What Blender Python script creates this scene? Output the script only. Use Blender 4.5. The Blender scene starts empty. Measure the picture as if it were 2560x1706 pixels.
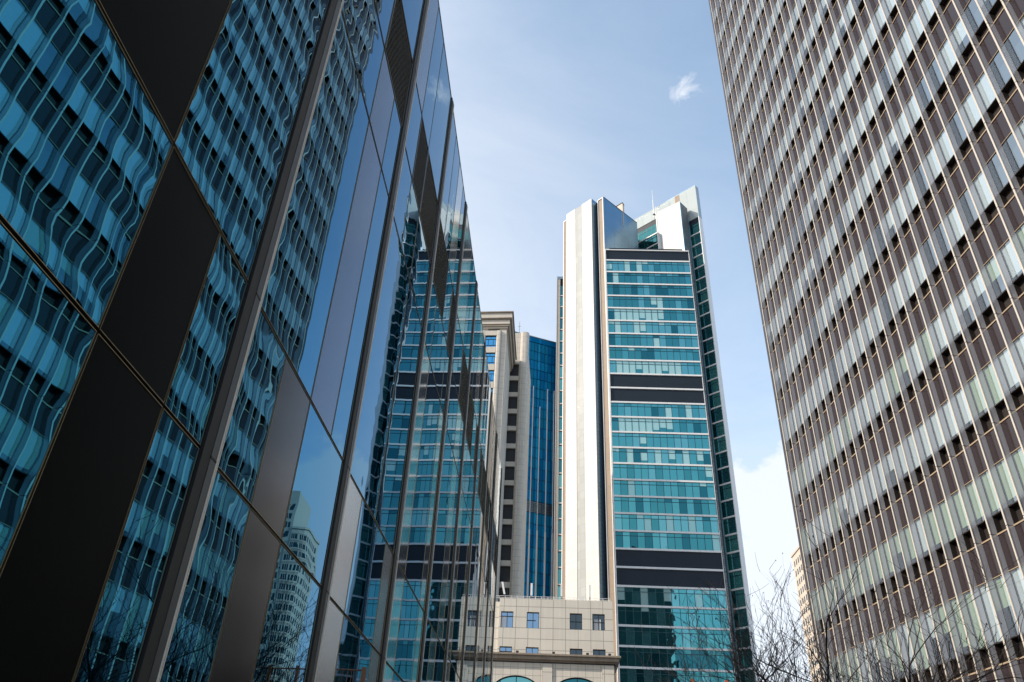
import bpy, math, random
from mathutils import Vector, Matrix
R_ = math.radians
random.seed(7)
S = bpy.context.scene
COL = S.collection

# ------------------------------------------------------------------ camera
cam_d = bpy.data.cameras.new('camera'); cam = bpy.data.objects.new('camera', cam_d); COL.objects.link(cam)
cr = Vector((0.99815254, 0.04485462, 0.04098265)); cu = Vector((-0.00943403, -0.55192504, 0.83384036)); cf = Vector((-0.06002094, 0.8326865, 0.55048222))
M = Matrix(((cr.x, cu.x, -cf.x, 0), (cr.y, cu.y, -cf.y, 0), (cr.z, cu.z, -cf.z, 1.6), (0, 0, 0, 1)))
cam.matrix_world = M
cam_d.sensor_width = 36; cam_d.lens = 27.249; cam_d.clip_end = 5000; cam_d.clip_start = 0.05
S.camera = cam

# ------------------------------------------------------------------ sun, sky, exposure
SUN_AZ = math.atan2(-0.94, -0.32); SUN_EL = R_(28)     # azimuth from +Y towards +X
sd = Vector((math.sin(SUN_AZ)*math.cos(SUN_EL), math.cos(SUN_AZ)*math.cos(SUN_EL), math.sin(SUN_EL)))
sl = bpy.data.lights.new('sun', 'SUN'); sl.energy = 3.1; sl.angle = R_(0.6); sl.color = (1.0, 0.885, 0.75)
so = bpy.data.objects.new('sun', sl); COL.objects.link(so)
so.rotation_euler = sd.to_track_quat('Z', 'Y').to_euler(); so.location = (-60, 0, 120)

W = bpy.data.worlds.new("World"); S.world = W; W.use_nodes = True
nt = W.node_tree; N = nt.nodes; L = nt.links; N.clear()
def wn(t, **k):
    n = N.new(t)
    for a, b in k.items(): setattr(n, a, b)
    return n
sky = wn('ShaderNodeTexSky', sky_type='NISHITA'); sky.sun_disc = False; sky.sun_elevation = SUN_EL; sky.sun_rotation = SUN_AZ
sky.air_density = 1.0; sky.dust_density = 0.9; sky.ozone_density = 2.2; sky.altitude = 50
tc = wn('ShaderNodeTexCoord')
def wmath(op, a, b=None, c=None, clamp=False):
    n = wn('ShaderNodeMath', operation=op); n.use_clamp = clamp
    for i, v in enumerate((a, b, c)):
        if v is None: continue
        if isinstance(v, (int, float)): n.inputs[i].default_value = v
        else: L.new(v, n.inputs[i])
    return n.outputs[0]
def wdot(vec, d):
    n = wn('ShaderNodeVectorMath', operation='DOT_PRODUCT'); L.new(vec, n.inputs[0]); n.inputs[1].default_value = d
    return n.outputs['Value']
def wnoise(scale, det, rough, stretch=(1, 1, 1), dist=0.0):
    mp = wn('ShaderNodeMapping'); mp.inputs['Scale'].default_value = stretch
    L.new(tc.outputs['Generated'], mp.inputs['Vector'])
    n = wn('ShaderNodeTexNoise'); n.inputs['Scale'].default_value = scale; n.inputs['Detail'].default_value = det
    n.inputs['Roughness'].default_value = rough; n.inputs['Distortion'].default_value = dist
    L.new(mp.outputs[0], n.inputs['Vector']); return n.outputs['Fac']
dirv = tc.outputs['Generated']
sepd = wn('ShaderNodeSeparateXYZ'); L.new(dirv, sepd.inputs[0]); zz = sepd.outputs['Z']
# soft veil of high cloud, thicker towards the horizon and towards the left
n1 = wnoise(2.2, 6, .6, (1, 1, 1.8), .6)
n1b = wmath('MULTIPLY_ADD', n1, 2.6, -.85, clamp=True)
low = wmath('MULTIPLY_ADD', zz, -1.55, 1.28, clamp=True)
low = wmath('POWER', low, 1.5)
side = wmath('MULTIPLY_ADD', wdot(dirv, (-1, 0, 0)), 1.15, .60, clamp=True)
side = wmath('MULTIPLY', side, wmath('MULTIPLY_ADD', zz, -1.5, 1.95, clamp=True))
veil = wmath('MULTIPLY', side, wmath('MULTIPLY_ADD', n1b, .40, .58))
veil = wmath('ADD', veil, wmath('MULTIPLY', low, wmath('MULTIPLY_ADD', n1b, .35, .42)), clamp=True)
# one small puff
def mask(d, r0, r1):
    c = wdot(dirv, d); return wmath('MULTIPLY_ADD', c, 1/(math.cos(r0)-math.cos(r1)), -math.cos(r1)/(math.cos(r0)-math.cos(r1)), clamp=True)
n2 = wnoise(26, 6, .6, (1, 1, 1.3), .5)
puff = wmath('MULTIPLY', wmath('MULTIPLY_ADD', n2, 3.4, -1.25, clamp=True), mask((0.1498, 0.6176, 0.7721), R_(.2), R_(1.75)))
puff2 = wmath('MULTIPLY', wmath('MULTIPLY_ADD', n2, 2.4, -1.0, clamp=True), mask((0.1385, 0.6140, 0.7771), R_(.2), R_(1.7)))
puff = wmath('MAXIMUM', wmath('MULTIPLY', puff, .95), wmath('MULTIPLY', puff2, .4))
# heaped cloud low in the gap between the towers (and all round the horizon)
n3 = wnoise(8.5, 8, .56, (1, 1, 1.35), .2)
heap = wmath('ADD', wmath('MULTIPLY_ADD', n3, 7.0, -3.5), wmath('MULTIPLY_ADD', zz, -10.0, 4.45), clamp=True)
rightm = wmath('MULTIPLY_ADD', wdot(dirv, (.95, .1, 0)), 4.5, -.15, clamp=True)
heap = wmath('MULTIPLY', heap, wmath('MULTIPLY_ADD', rightm, .80, .1))
cl = wmath('MAXIMUM', wmath('MAXIMUM', veil, puff), heap, clamp=True)
mix = wn('ShaderNodeMixRGB'); L.new(cl, mix.inputs['Fac']); 
tint = wn('ShaderNodeMixRGB', blend_type='MULTIPLY'); tint.inputs['Fac'].default_value = 1; tint.inputs['Color2'].default_value = (1.0, 1.34, 1.32, 1)
L.new(sky.outputs[0], tint.inputs['Color1']); L.new(tint.outputs[0], mix.inputs['Color1']); mix.inputs['Color2'].default_value = (4.15, 4.3, 4.6, 1)
bg = wn('ShaderNodeBackground'); bg.inputs['Strength'].default_value = 0.15
L.new(mix.outputs[0], bg.inputs['Color']); wo = wn('ShaderNodeOutputWorld'); L.new(bg.outputs[0], wo.inputs['Surface'])

S.view_settings.view_transform = 'Standard'; S.view_settings.look = 'None'; S.view_settings.gamma = 1; S.view_settings.exposure = 0.68
S.render.engine = 'CYCLES'
S.cycles.max_bounces = 8; S.cycles.glossy_bounces = 6; S.cycles.transparent_max_bounces = 8; S.cycles.sample_clamp_indirect = 6
S.cycles.caustics_reflective = False; S.cycles.caustics_refractive = False

# ------------------------------------------------------------------ materials
MATS = {}
def mat(name, col, rough=.5, metal=0.0, spec=.5, coat=0, extra=None):
    if name in MATS: return MATS[name]
    m = bpy.data.materials.new(name); m.use_nodes = True; t = m.node_tree
    b = t.nodes['Principled BSDF']; b.inputs['Base Color'].default_value = (*col, 1)
    b.inputs['Roughness'].default_value = rough; b.inputs['Metallic'].default_value = metal
    b.inputs['Specular IOR Level'].default_value = spec
    if coat: b.inputs['Coat Weight'].default_value = coat; b.inputs['Coat Roughness'].default_value = .03
    if extra: extra(t, b, col)
    MATS[name] = m; return m
def nd(t, typ, **k):
    n = t.nodes.new(typ)
    for a, v in k.items():
        if a in n.inputs: n.inputs[a].default_value = v
        else: setattr(n, a, v)
    return n
def uvs(t, sx=1, sy=1):
    uv = t.nodes.new('ShaderNodeUVMap'); uv.uv_map = 'UVMap'
    mp = nd(t, 'ShaderNodeMapping'); mp.inputs['Scale'].default_value = (sx, sy, 1); t.links.new(uv.outputs[0], mp.inputs['Vector']); return mp.outputs[0]
def vary(amount=.15, scale=.8, fine=True, streak=0.0, rv=0.0):
    """weathering: broad blotches, fine grain and vertical rain streaks in the colour"""
    def f(t, b, col, src=None):
        u = uvs(t, 1, 1)
        n = nd(t, 'ShaderNodeTexNoise', Scale=scale, Detail=6.0, Roughness=.6); t.links.new(u, n.inputs['Vector'])
        us = uvs(t, 3.0, .12)
        n2 = nd(t, 'ShaderNodeTexNoise', Scale=1.3, Detail=5.0, Roughness=.6); t.links.new(us, n2.inputs['Vector'])
        a = nd(t, 'ShaderNodeMath', operation='MULTIPLY_ADD'); t.links.new(n.outputs['Fac'], a.inputs[0]); a.inputs[1].default_value = 2*amount; a.inputs[2].default_value = 1-amount
        s = nd(t, 'ShaderNodeMath', operation='MULTIPLY_ADD'); t.links.new(n2.outputs['Fac'], s.inputs[0]); s.inputs[1].default_value = 2*streak; s.inputs[2].default_value = 1-streak
        m = nd(t, 'ShaderNodeMath', operation='MULTIPLY'); t.links.new(a.outputs[0], m.inputs[0]); t.links.new(s.outputs[0], m.inputs[1])
        v = nd(t, 'ShaderNodeVectorMath', operation='SCALE'); 
        if src is None: v.inputs[0].default_value = col
        else: t.links.new(src, v.inputs[0])
        t.links.new(m.outputs[0], v.inputs['Scale']); t.links.new(v.outputs[0], b.inputs['Base Color'])
        if rv:
            r = nd(t, 'ShaderNodeMath', operation='MULTIPLY_ADD'); t.links.new(n2.outputs['Fac'], r.inputs[0]); r.inputs[1].default_value = rv; r.inputs[2].default_value = b.inputs['Roughness'].default_value-rv/2
            t.links.new(r.outputs[0], b.inputs['Roughness'])
    return f
def tiles(w, h, joint=.02, dark=.45, off=0.0, var=.08, amount=.12, streak=.1, bumpy=True, u0=0, v0=0):
    """cladding slabs with open joints"""
    def f(t, b, col):
        uv = t.nodes.new('ShaderNodeUVMap'); uv.uv_map = 'UVMap'
        mp = nd(t, 'ShaderNodeMapping'); mp.inputs['Location'].default_value = (u0, v0, 0); t.links.new(uv.outputs[0], mp.inputs['Vector'])
        br = nd(t, 'ShaderNodeTexBrick'); br.offset = off; br.squash = 1
        br.inputs['Scale'].default_value = 1; br.inputs['Brick Width'].default_value = w; br.inputs['Row Height'].default_value = h
        br.inputs['Mortar Size'].default_value = joint; br.inputs['Mortar Smooth'].default_value = .1; br.inputs['Bias'].default_value = 0
        br.inputs['Color1'].default_value = (*[c*(1-var) for c in col], 1); br.inputs['Color2'].default_value = (*[min(1, c*(1+var)) for c in col], 1)
        br.inputs['Mortar'].default_value = (*[c*dark for c in col], 1)
        t.links.new(mp.outputs[0], br.inputs['Vector'])
        vary(amount, .5, streak=streak)(t, b, col, br.outputs['Color'])
        if bumpy:
            bp = nd(t, 'ShaderNodeBump'); bp.inputs['Strength'].default_value = .6; bp.inputs['Distance'].default_value = .01; bp.invert = True
            t.links.new(br.outputs['Fac'], bp.inputs['Height']); t.links.new(bp.outputs[0], b.inputs['Normal'])
    return f
def ripple(sc=1.2, dist=.003, sx=1, sy=1):
    def f(t, b, col):
        u = uvs(t, sx, sy)
        n = nd(t, 'ShaderNodeTexNoise', Scale=sc, Detail=1.5, Roughness=.4); t.links.new(u, n.inputs['Vector'])
        bp = nd(t, 'ShaderNodeBump'); bp.inputs['Strength'].default_value = 1; bp.inputs['Distance'].default_value = dist
        t.links.new(n.outputs['Fac'], bp.inputs['Height']); t.links.new(bp.outputs[0], b.inputs['Normal'])
    return f
def glassy(name, refl, body, rough=.01, tr=0.0, f0=.35, rip=0, pw=4.5):
    """coated window glass: coloured mirror coat that strengthens at grazing angles over a tinted, partly clear body"""
    if name in MATS: return MATS[name]
    m = bpy.data.materials.new(name); m.use_nodes = True; t = m.node_tree; t.nodes.clear()
    o = nd(t, 'ShaderNodeOutputMaterial')
    g = nd(t, 'ShaderNodeBsdfGlossy'); g.inputs['Roughness'].default_value = rough
    lw = nd(t, 'ShaderNodeLayerWeight'); lw.inputs['Blend'].default_value = .5
    p = nd(t, 'ShaderNodeMath', operation='POWER'); t.links.new(lw.outputs['Facing'], p.inputs[0]); p.inputs[1].default_value = pw
    mc = nd(t, 'ShaderNodeMixRGB'); t.links.new(p.outputs[0], mc.inputs['Fac']); mc.inputs['Color1'].default_value = (*refl, 1); mc.inputs['Color2'].default_value = (1, 1, 1, 1)
    t.links.new(mc.outputs[0], g.inputs['Color'])
    d = nd(t, 'ShaderNodeBsdfDiffuse'); d.inputs['Color'].default_value = (*body, 1)
    inner = d.outputs[0]
    if tr > 0:
        tn = nd(t, 'ShaderNodeBsdfTransparent'); tn.inputs['Color'].default_value = (tr*.93, tr*.99, tr, 1)
        inner = tn.outputs[0]
    fac = nd(t, 'ShaderNodeMath', operation='MULTIPLY_ADD'); t.links.new(p.outputs[0], fac.inputs[0]); fac.inputs[1].default_value = 1-f0; fac.inputs[2].default_value = f0
    mx = nd(t, 'ShaderNodeMixShader'); t.links.new(fac.outputs[0], mx.inputs['Fac']); t.links.new(inner, mx.inputs[1]); t.links.new(g.outputs[0], mx.inputs[2])
    t.links.new(mx.outputs[0], o.inputs['Surface'])
    if rip:
        u = uvs(t)
        n = nd(t, 'ShaderNodeTexNoise', Scale=.6, Detail=1.0, Roughness=.4); t.links.new(u, n.inputs['Vector'])
        bp = nd(t, 'ShaderNodeBump'); bp.inputs['Strength'].default_value = 1; bp.inputs['Distance'].default_value = rip
        t.links.new(n.outputs['Fac'], bp.inputs['Height']); t.links.new(bp.outputs[0], g.inputs['Normal'])
    MATS[name] = m; return m

# left glass building
g_mirror = glassy('mirror_glass', (.035, .205, .36), (.002, .005, .007), .004, f0=.90, pw=7.0)
m_panel = mat('black_panel', (.0015, .002, .0025), .30, .0, .035, extra=vary(.12, 1.2, streak=.10, rv=.05))
m_panelf = mat('polished_metal_panel', (.42, .43, .45), .06, .9, .5, extra=vary(.05, 1.0, streak=.08))
m_panell = mat('light_metal_panel', (.42, .42, .43), .20, .9, .5, extra=vary(.08, 1.0, streak=.14, rv=.06))
m_panelg = mat('grey_metal_panel', (.014, .018, .028), .17, .8, .5, extra=vary(.10, 1.0, streak=.12, rv=.06))
m_panelb = mat('blue_metal_panel', (.02, .085, .19), .16, .85, .5, extra=vary(.08, 1.0, streak=.10, rv=.05))
m_void = mat('black_gap', (.006, .006, .007), .6)
m_fin = mat('fin_metal', (.055, .058, .064), .36, .3, extra=vary(.12, 2.5, streak=.15, rv=.1))
m_bronze = mat('bronze_trim', (.30, .24, .15), .32, .9, extra=vary(.25, 6))
m_steel = mat('steel_lip', (.85, .78, .68), .4, .2, extra=vary(.15, 5))
m_louv = mat('louvre_metal', (.12, .09, .06), .24, .9, extra=vary(.1, 3))
# right office slab
m_fins = mat('aluminium_fin', (.52, .53, .57), .22, .42, extra=vary(.07, 1.5, streak=.08, rv=.06))
m_finedge = mat('fin_edge', (.60, .54, .46), .42, .25, extra=vary(.08, 2.0, streak=.06))
m_brown = mat('brown_spandrel', (.027, .017, .017), .12, .0, .5, extra=vary(.12, .8, streak=.1))
m_browndk = mat('dark_recess', (.022, .017, .015), .5, extra=vary(.2, 2))
m_endw = mat('dark_bronze_end_wall', (.05, .048, .055), .4, .2, extra=vary(.15, 1))
m_ledge = mat('tan_ledge', (.36, .27, .18), .5, extra=vary(.12, 2))
g_win = glassy('office_glass', (.88, .97, 1.0), (.01, .02, .03), .01, tr=.95, f0=.40, rip=.004)
m_blind = mat('window_blind', (.80, .85, .86), .8, extra=vary(.05, 2))
m_blindg = mat('green_blind', (.50, .60, .42), .8, extra=vary(.08, 2))
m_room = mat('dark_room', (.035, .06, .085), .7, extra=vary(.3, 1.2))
m_concdk = mat('dark_concrete', (.16, .15, .145), .7, extra=vary(.2, .6, streak=.2))
# central tower
m_white = mat('white_cladding', (.62, .60, .56), .42, .0, extra=tiles(1.3, 1.21, .03, .78, var=.04, amount=.05, streak=.07))
m_whiteg = mat('white_glass_strip', (.50, .50, .47), .12, .25, extra=tiles(1.22, 1.82, .03, .82, var=.06, amount=.05, streak=.04))
m_tan = mat('tan_stone', (.27, .20, .14), .6, extra=tiles(1.2, 3.64, .03, .7, var=.05, amount=.08, streak=.1))
m_bluem = mat('blue_grey_cladding', (.20, .33, .44), .22, .75, extra=tiles(3.0, .91, .035, .5, var=.05, amount=.08, streak=.05))
m_slate = mat('slate_band', (.014, .022, .033), .5, .0, .25, extra=tiles(2.9, 6, .02, .6, var=.06, amount=.1, streak=.1))
m_ledgew = mat('white_ledge', (.78, .77, .75), .5, extra=vary(.1, 1.0, streak=.15))
TG = [glassy('teal_glass_a', (.11, .42, .46), (.010, .09, .095), .02, f0=.74, rip=.02),
      glassy('teal_glass_b', (.07, .32, .36), (.008, .07, .075), .02, f0=.72, rip=.02),
      glassy('teal_glass_c', (.17, .50, .55), (.05, .18, .19), .03, f0=.68, rip=.02),
      glassy('teal_glass_blind', (.26, .56, .58), (.40, .60, .58), .05, f0=.35, rip=.01),
      glassy('teal_glass_dark', (.035, .20, .25), (.005, .045, .05), .02, f0=.66, rip=.02)]
g_wing = [glassy('wing_glass_a', (.12, .38, .40), (.015, .12, .12), .02, f0=.66, rip=.02),
          glassy('wing_glass_b', (.20, .52, .52), (.05, .24, .21), .03, f0=.62, rip=.02),
          glassy('wing_glass_c', (.07, .25, .29), (.01, .08, .085), .02, f0=.66, rip=.02)]
m_frit = mat('pale_frit_glass', (.43, .48, .48), .15, .1, extra=tiles(2.9, 3.64, .04, .75, var=.05, amount=.04, streak=.03))
m_mull = mat('dark_mullion', (.02, .07, .085), .4, .3)
m_steelb = mat('blue_steel', (.24, .33, .40), .35, .8, extra=vary(.1, .4))
m_lattice = mat('lattice_panel', (.20, .21, .21), .5, .3, extra=tiles(.5, .45, .07, .25, off=.5, var=.5, amount=.3))
# masonry
m_stone = mat('beige_stone', (.60, .55, .47), .75, extra=tiles(1.1, 1.14, .022, .55, var=.05, amount=.14, streak=.16))
m_stones = mat('smooth_beige_stone', (.58, .53, .45), .75, extra=vary(.14, .5, streak=.18))
m_stonep = mat('light_stone_slabs', (.64, .60, .52), .7, extra=tiles(1.24, 1.03, .025, .42, var=.035, amount=.08, streak=.12, u0=.28, v0=.3))
m_stoneb = mat('small_stone_slabs', (.64, .60, .52), .7, extra=tiles(.72, .72, .018, .5, var=.04, amount=.1, streak=.14))
m_cornice = mat('weathered_cornice', (.27, .225, .175), .8, extra=vary(.35, .9, streak=.35))
g_bluewin = glassy('blue_window_glass', (.10, .42, .72), (.01, .04, .09), .02, f0=.85, rip=.01)
g_sky = glassy('clear_window_glass', (.24, .38, .55), (.02, .04, .07), .02, f0=.8, rip=.01)
g_darkwin = glassy('dark_window_glass', (.10, .14, .17), (.01, .014, .018), .02, f0=.6, rip=.01)
m_frame = mat('black_window_frame', (.02, .022, .026), .4, .3)
m_opening = mat('dark_louvred_opening', (.018, .020, .024), .5, extra=tiles(4, .12, .03, .5, var=.1))
BG = [glassy('blue_curtain_a', (.02, .26, .50), (.01, .25, .48), .02, f0=.2, rip=.012),
      glassy('blue_curtain_b', (.03, .30, .56), (.006, .27, .58), .02, f0=.2, rip=.012),
      glassy('blue_curtain_c', (.015, .20, .42), (.004, .19, .46), .02, f0=.2, rip=.012)]
m_bmull = mat('navy_mullion', (.01, .05, .12), .4, .4)
m_cream = mat('cream_fin', (.82, .78, .70), .5, extra=vary(.06, .5))
m_pale = mat('pale_render', (.60, .51, .42), .75, extra=vary(.08, .12, streak=.08))
m_pink = mat('pink_band', (.50, .36, .29), .75, extra=vary(.1, .2))
m_glass_far = glassy('dark_teal_window', (.05, .12, .14), (.006, .025, .03), .03, f0=.5)
m_rust = mat('rust_red_paint', (.36, .12, .06), .6, extra=vary(.25, 3))
m_kerbgrey = mat('grey_parapet', (.13, .14, .14), .7, extra=vary(.2, .6, streak=.2))
m_white_paint = mat('white_paint', (.80, .80, .78), .4, extra=vary(.06, 2))
m_black = mat('black_housing', (.02, .02, .02), .5)
m_bark = mat('bark', (.026, .020, .017), .9, extra=vary(.3, 8))
m_twig = mat('twig', (.028, .019, .015), .9)
m_asph = mat('asphalt', (.05, .05, .052), .85, extra=vary(.25, .7))
m_pave = mat('paving', (.26, .25, .235), .8, extra=tiles(.6, .6, .01, .6, var=.06))
m_kerb = mat('kerb_stone', (.34, .33, .31), .8, extra=vary(.15, 1))
m_line = mat('road_paint', (.75, .75, .72), .6, extra=vary(.1, 3))

# ------------------------------------------------------------------ mesh helpers
class Fr:                                   # a facade frame: s along it, d outward, z up
    def __init__(s, o, u, n): s.o = Vector((o[0], o[1], 0)); s.u = Vector((u[0], u[1], 0)).normalized(); s.n = Vector((n[0], n[1], 0)).normalized()
    def p(s, a, d, z): q = s.o + s.u*a + s.n*d; return (q.x, q.y, z)
WORLD = Fr((0, 0), (1, 0), (0, -1))         # s = x, d = -y
class MB:
    def __init__(s): s.v = []; s.f = []; s.m = []; s.mats = []
    def mi(s, m):
        if m not in s.mats: s.mats.append(m)
        return s.mats.index(m)
    def face(s, pts, m):
        i = len(s.v); s.v += [tuple(p) for p in pts]; s.f.append(tuple(range(i, i+len(pts)))); s.m.append(s.mi(m))
    def box(s, F, s0, s1, d0, d1, z0, z1, m, skip=''):
        P = lambda a, d, z: F.p(a, d, z)
        i = len(s.v); s.v += [P(s0, d0, z0), P(s1, d0, z0), P(s1, d1, z0), P(s0, d1, z0), P(s0, d0, z1), P(s1, d0, z1), P(s1, d1, z1), P(s0, d1, z1)]
        fl = [(0, 1, 2, 3), (4, 7, 6, 5), (0, 4, 5, 1), (1, 5, 6, 2), (2, 6, 7, 3), (3, 7, 4, 0)]
        k = s.mi(m)
        for f in fl: s.f.append(tuple(i+j for j in f)); s.m.append(k)
        return s
    def prism(s, pts, z0, z1, wm, cap):
        """pts in plan (x, y); wm one material or a list, one per edge"""
        n = len(pts); area = sum(pts[i][0]*pts[(i+1) % n][1]-pts[(i+1) % n][0]*pts[i][1] for i in range(n))
        for i in range(n):
            a, b = pts[i], pts[(i+1) % n]; m = wm[i] if isinstance(wm, list) else wm
            q = [(a[0], a[1], z0), (b[0], b[1], z0), (b[0], b[1], z1), (a[0], a[1], z1)]
            s.face(q if area > 0 else q[::-1], m)
        t = [(p[0], p[1], z1) for p in pts]; s.face(t if area > 0 else t[::-1], cap)
        t = [(p[0], p[1], z0) for p in pts]; s.face(t[::-1] if area > 0 else t, cap)
        return s
    def tube(s, p0, p1, r0, r1, k, m):
        a = Vector(p0); b = Vector(p1); d = (b-a).normalized(); x = d.orthogonal().normalized(); y = d.cross(x)
        i = len(s.v)
        for c, r in ((a, r0), (b, r1)):
            for j in range(k):
                t = 2*math.pi*j/k; s.v.append(tuple(c+(x*math.cos(t)+y*math.sin(t))*r))
        q = s.mi(m)
        for j in range(k): s.f.append((i+j, i+(j+1) % k, i+k+(j+1) % k, i+k+j)); s.m.append(q)
        if k > 3:
            s.f.append(tuple(i+k+j for j in range(k))); s.m.append(q); s.f.append(tuple(i+k-1-j for j in range(k))); s.m.append(q)
        return s
    def build(s, name, parent=None, smooth=False, origin=None):
        me = bpy.data.meshes.new(name)
        if parent is not None: off = Vector(parent['base'])
        else: off = Vector(origin or (0, 0, 0))
        me.from_pydata([(v[0]-off.x, v[1]-off.y, v[2]-off.z) for v in s.v], [], s.f)
        for m in s.mats: me.materials.append(m)
        me.polygons.foreach_set('material_index', s.m)
        if smooth: me.polygons.foreach_set('use_smooth', [True]*len(s.f))
        uv = me.uv_layers.new(name='UVMap'); me.update()
        co = s.v; dat = uv.data
        for p in me.polygons:
            n = p.normal
            if abs(n.z) > .8: tx, ty = Vector((1, 0, 0)), Vector((0, 1, 0))
            else:
                tx = Vector((-n.y, n.x, 0)).normalized(); ty = Vector((0, 0, 1))
            for li, vi in zip(p.loop_indices, p.vertices):
                c = co[vi]; dat[li].uv = (c[0]*tx.x+c[1]*tx.y, c[2]*ty.z+c[1]*ty.y)
        o = bpy.data.objects.new(name, me); COL.objects.link(o)
        if parent is not None:
            o.parent = parent
            if parent.type == 'MESH': o['base'] = parent['base']
            else: o['base'] = parent['base']
        else: o.location = off; o['base'] = tuple(off)
        return o
def thing(name, label, cat, base=(0, 0, 0), group=None):
    o = bpy.data.objects.new(name, None); COL.objects.link(o); o.location = base; o['base'] = tuple(float(b) for b in base)
    o['label'] = label; o['category'] = cat
    if group: o['group'] = group
    o.empty_display_size = .5
    return o
def tag(o, label, cat, group=None):
    o['label'] = label; o['category'] = cat
    if group: o['group'] = group
    return o
def struct(mb, name): o = mb.build(name); o['kind'] = 'structure'; return o

# ------------------------------------------------------------------ ground
g = MB(); g.box(WORLD, -1500, 1500, -1800, 600, -1, -.004, m_pave); struct(g, 'ground')
g = MB(); g.box(WORLD, 3.4, 13.2, -74, 60, -.02, .006, m_asph); struct(g, 'road')
g = MB()
g.box(WORLD, -1.9, 3.4, -74, 60, -.01, .13, m_pave); g.box(WORLD, 3.4, 3.58, -74, 60, -.01, .14, m_kerb)
g.box(WORLD, 13.2, 15.0, -74, 60, -.01, .13, m_pave); g.box(WORLD, 13.02, 13.2, -74, 60, -.01, .14, m_kerb); struct(g, 'pavement')
g = MB()
for i in range(30): g.box(WORLD, 8.22, 8.36, -70+i*4, -68+i*4, .0, .011, m_line)
struct(g, 'road_markings')

# ------------------------------------------------------------------ left glass building
FL = Fr((-2.0, 0.0), (0, 1), (1, 0))
lb = thing('glass_building', 'low building of wavy mirror glass and black metal panels, close on the left', 'building', (-2.0, 12.0, 0))
H0, H1, H2, H3, H4, H5, HR = 0.12, 3.42, 4.59, 7.94, 9.15, 10.43, 13.08
ROWS = [(H0, H1), (H1, H2), (H2, H3), (H3, H4), (H4, H5), (H5, HR)]
Y0, BW = 1.34, 2.72; KB0, KB1 = -3, 9
yend = Y0+KB1*BW+.05
b = MB(); b.prism([(-2.07, Y0+KB0*BW), (-2.07, yend), (-26, yend), (-26, Y0+KB0*BW)], 0, HR-.03, m_void, m_concdk); b.build('wall', lb)
b = MB(); b.box(FL, Y0+KB0*BW, yend, -.30, -.004, HR-.02, HR+.07, m_fin); b.build('roof_edge', lb)
def wavy(mb, s0, s1, z0, z1, m, rng, amp=1.0, step=.05):
    w, h = s1-s0, z1-z0; nx = max(6, int(w/step)); nz = max(8, int(h/step))
    ph = [rng.uniform(0, 6.28) for _ in range(9)]; k1 = rng.uniform(.8, 1.25); pil = rng.choice((-1, 1, 1))*rng.uniform(.0004, .0012)*min(1, w/1.3)
    ra = rng.choice((.05, .10, .16, .24))
    tx, tz = rng.uniform(-.0016, .0016), rng.uniform(-.001, .001)
    i0 = len(mb.v)
    for j in range(nz+1):
        for i in range(nx+1):
            s = w*i/nx; z = h*j/nz; a = 2*i/nx-1; c = 2*j/nz-1
            ed = min(s, w-s, z, h-z); e = math.exp(-ed/.14)
            r = .00020*math.sin(2*math.pi*z/(.34*k1)+ph[0]+1.1*math.sin(s*2.1+ph[1])) + .00011*math.sin(2*math.pi*z/.19+ph[2]+s*3)
            r += .00034*math.sin(2*math.pi*s/.62+ph[3]+.9*math.sin(z*1.7+ph[4])) + .0005*math.sin(2*math.pi*z/1.4+ph[5]+s)*math.cos(2*math.pi*s/1.1+ph[6])
            r += e*(.0014*math.sin(2*math.pi*z/.31+ph[7]+s*4)+.0009*math.sin(2*math.pi*s/.25+ph[8]))
            r -= .0012*math.exp(-ed/.05)
            d = amp*(r*ra + pil*(1-a*a)*(1-c*c)) + tx*(a*w/2)*.6 + tz*(c*h/2)*.5 - .001
            mb.v.append(FL.p(s0+s, d, z0+z))
    k = mb.mi(m)
    for j in range(nz):
        for i in range(nx):
            q = i0+j*(nx+1)+i; mb.f.append((q, q+1, q+nx+2, q+nx+1)); mb.m.append(k)
# what fills each quarter of a bay, row by row from the ground: G glass, K black panel, g grey panel, b blue-grey panel, V louvre; digits merge quarters
LAY = {
 0: [[(0, 2, 'G'), (2, 3, 'K'), (3, 4, 'G')], [(0, 2, 'G'), (2, 3, 'K'), (3, 4, 'G')], [(0, 2, 'K'), (2, 4, 'G')], [(0, 2, 'G'), (2, 4, 'K')], [(0, 2, 'G'), (2, 4, 'V')], [(0, 1, 'b'), (1, 4, 'G')]],
 1: [[(0, 1, 'G'), (1, 2, 'g'), (2, 4, 'G')], [(0, 1, 'G'), (1, 2, 'g'), (2, 4, 'G')], [(0, 2, 'G'), (2, 3, 'b'), (3, 4, 'G')], [(0, 2, 'G'), (2, 3, 'b'), (3, 4, 'G')], [(0, 2, 'G'), (2, 4, 'V')], [(0, 2, 'b'), (2, 4, 'G')]],
 2: [[(0, 1, 'l'), (1, 3, 'G'), (3, 4, 'g')], [(0, 1, 'l'), (1, 3, 'G'), (3, 4, 'g')], [(0, 2, 'G'), (2, 4, 'G')], [(0, 1, 'G'), (1, 2, 'G'), (2, 4, 'G')], [(0, 1, 'G'), (1, 2, 'V'), (2, 4, 'V')], [(0, 1, 'b'), (1, 2, 'G'), (2, 4, 'G')]],
 3: [[(0, 1, 'g'), (1, 3, 'G'), (3, 4, 'g')], [(0, 1, 'g'), (1, 3, 'G'), (3, 4, 'g')], [(0, 1, 'g'), (1, 3, 'G'), (3, 4, 'g')], [(0, 1, 'G'), (1, 3, 'G'), (3, 4, 'G')], [(0, 2, 'V'), (2, 3, 'G'), (3, 4, 'V')], [(0, 1, 'G'), (1, 2, 'G'), (2, 3, 'b'), (3, 4, 'G')]],
}
rng = random.Random(11)
gap = .011
pane_n = {'glass_pane': 0, 'metal_panel': 0}
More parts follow.
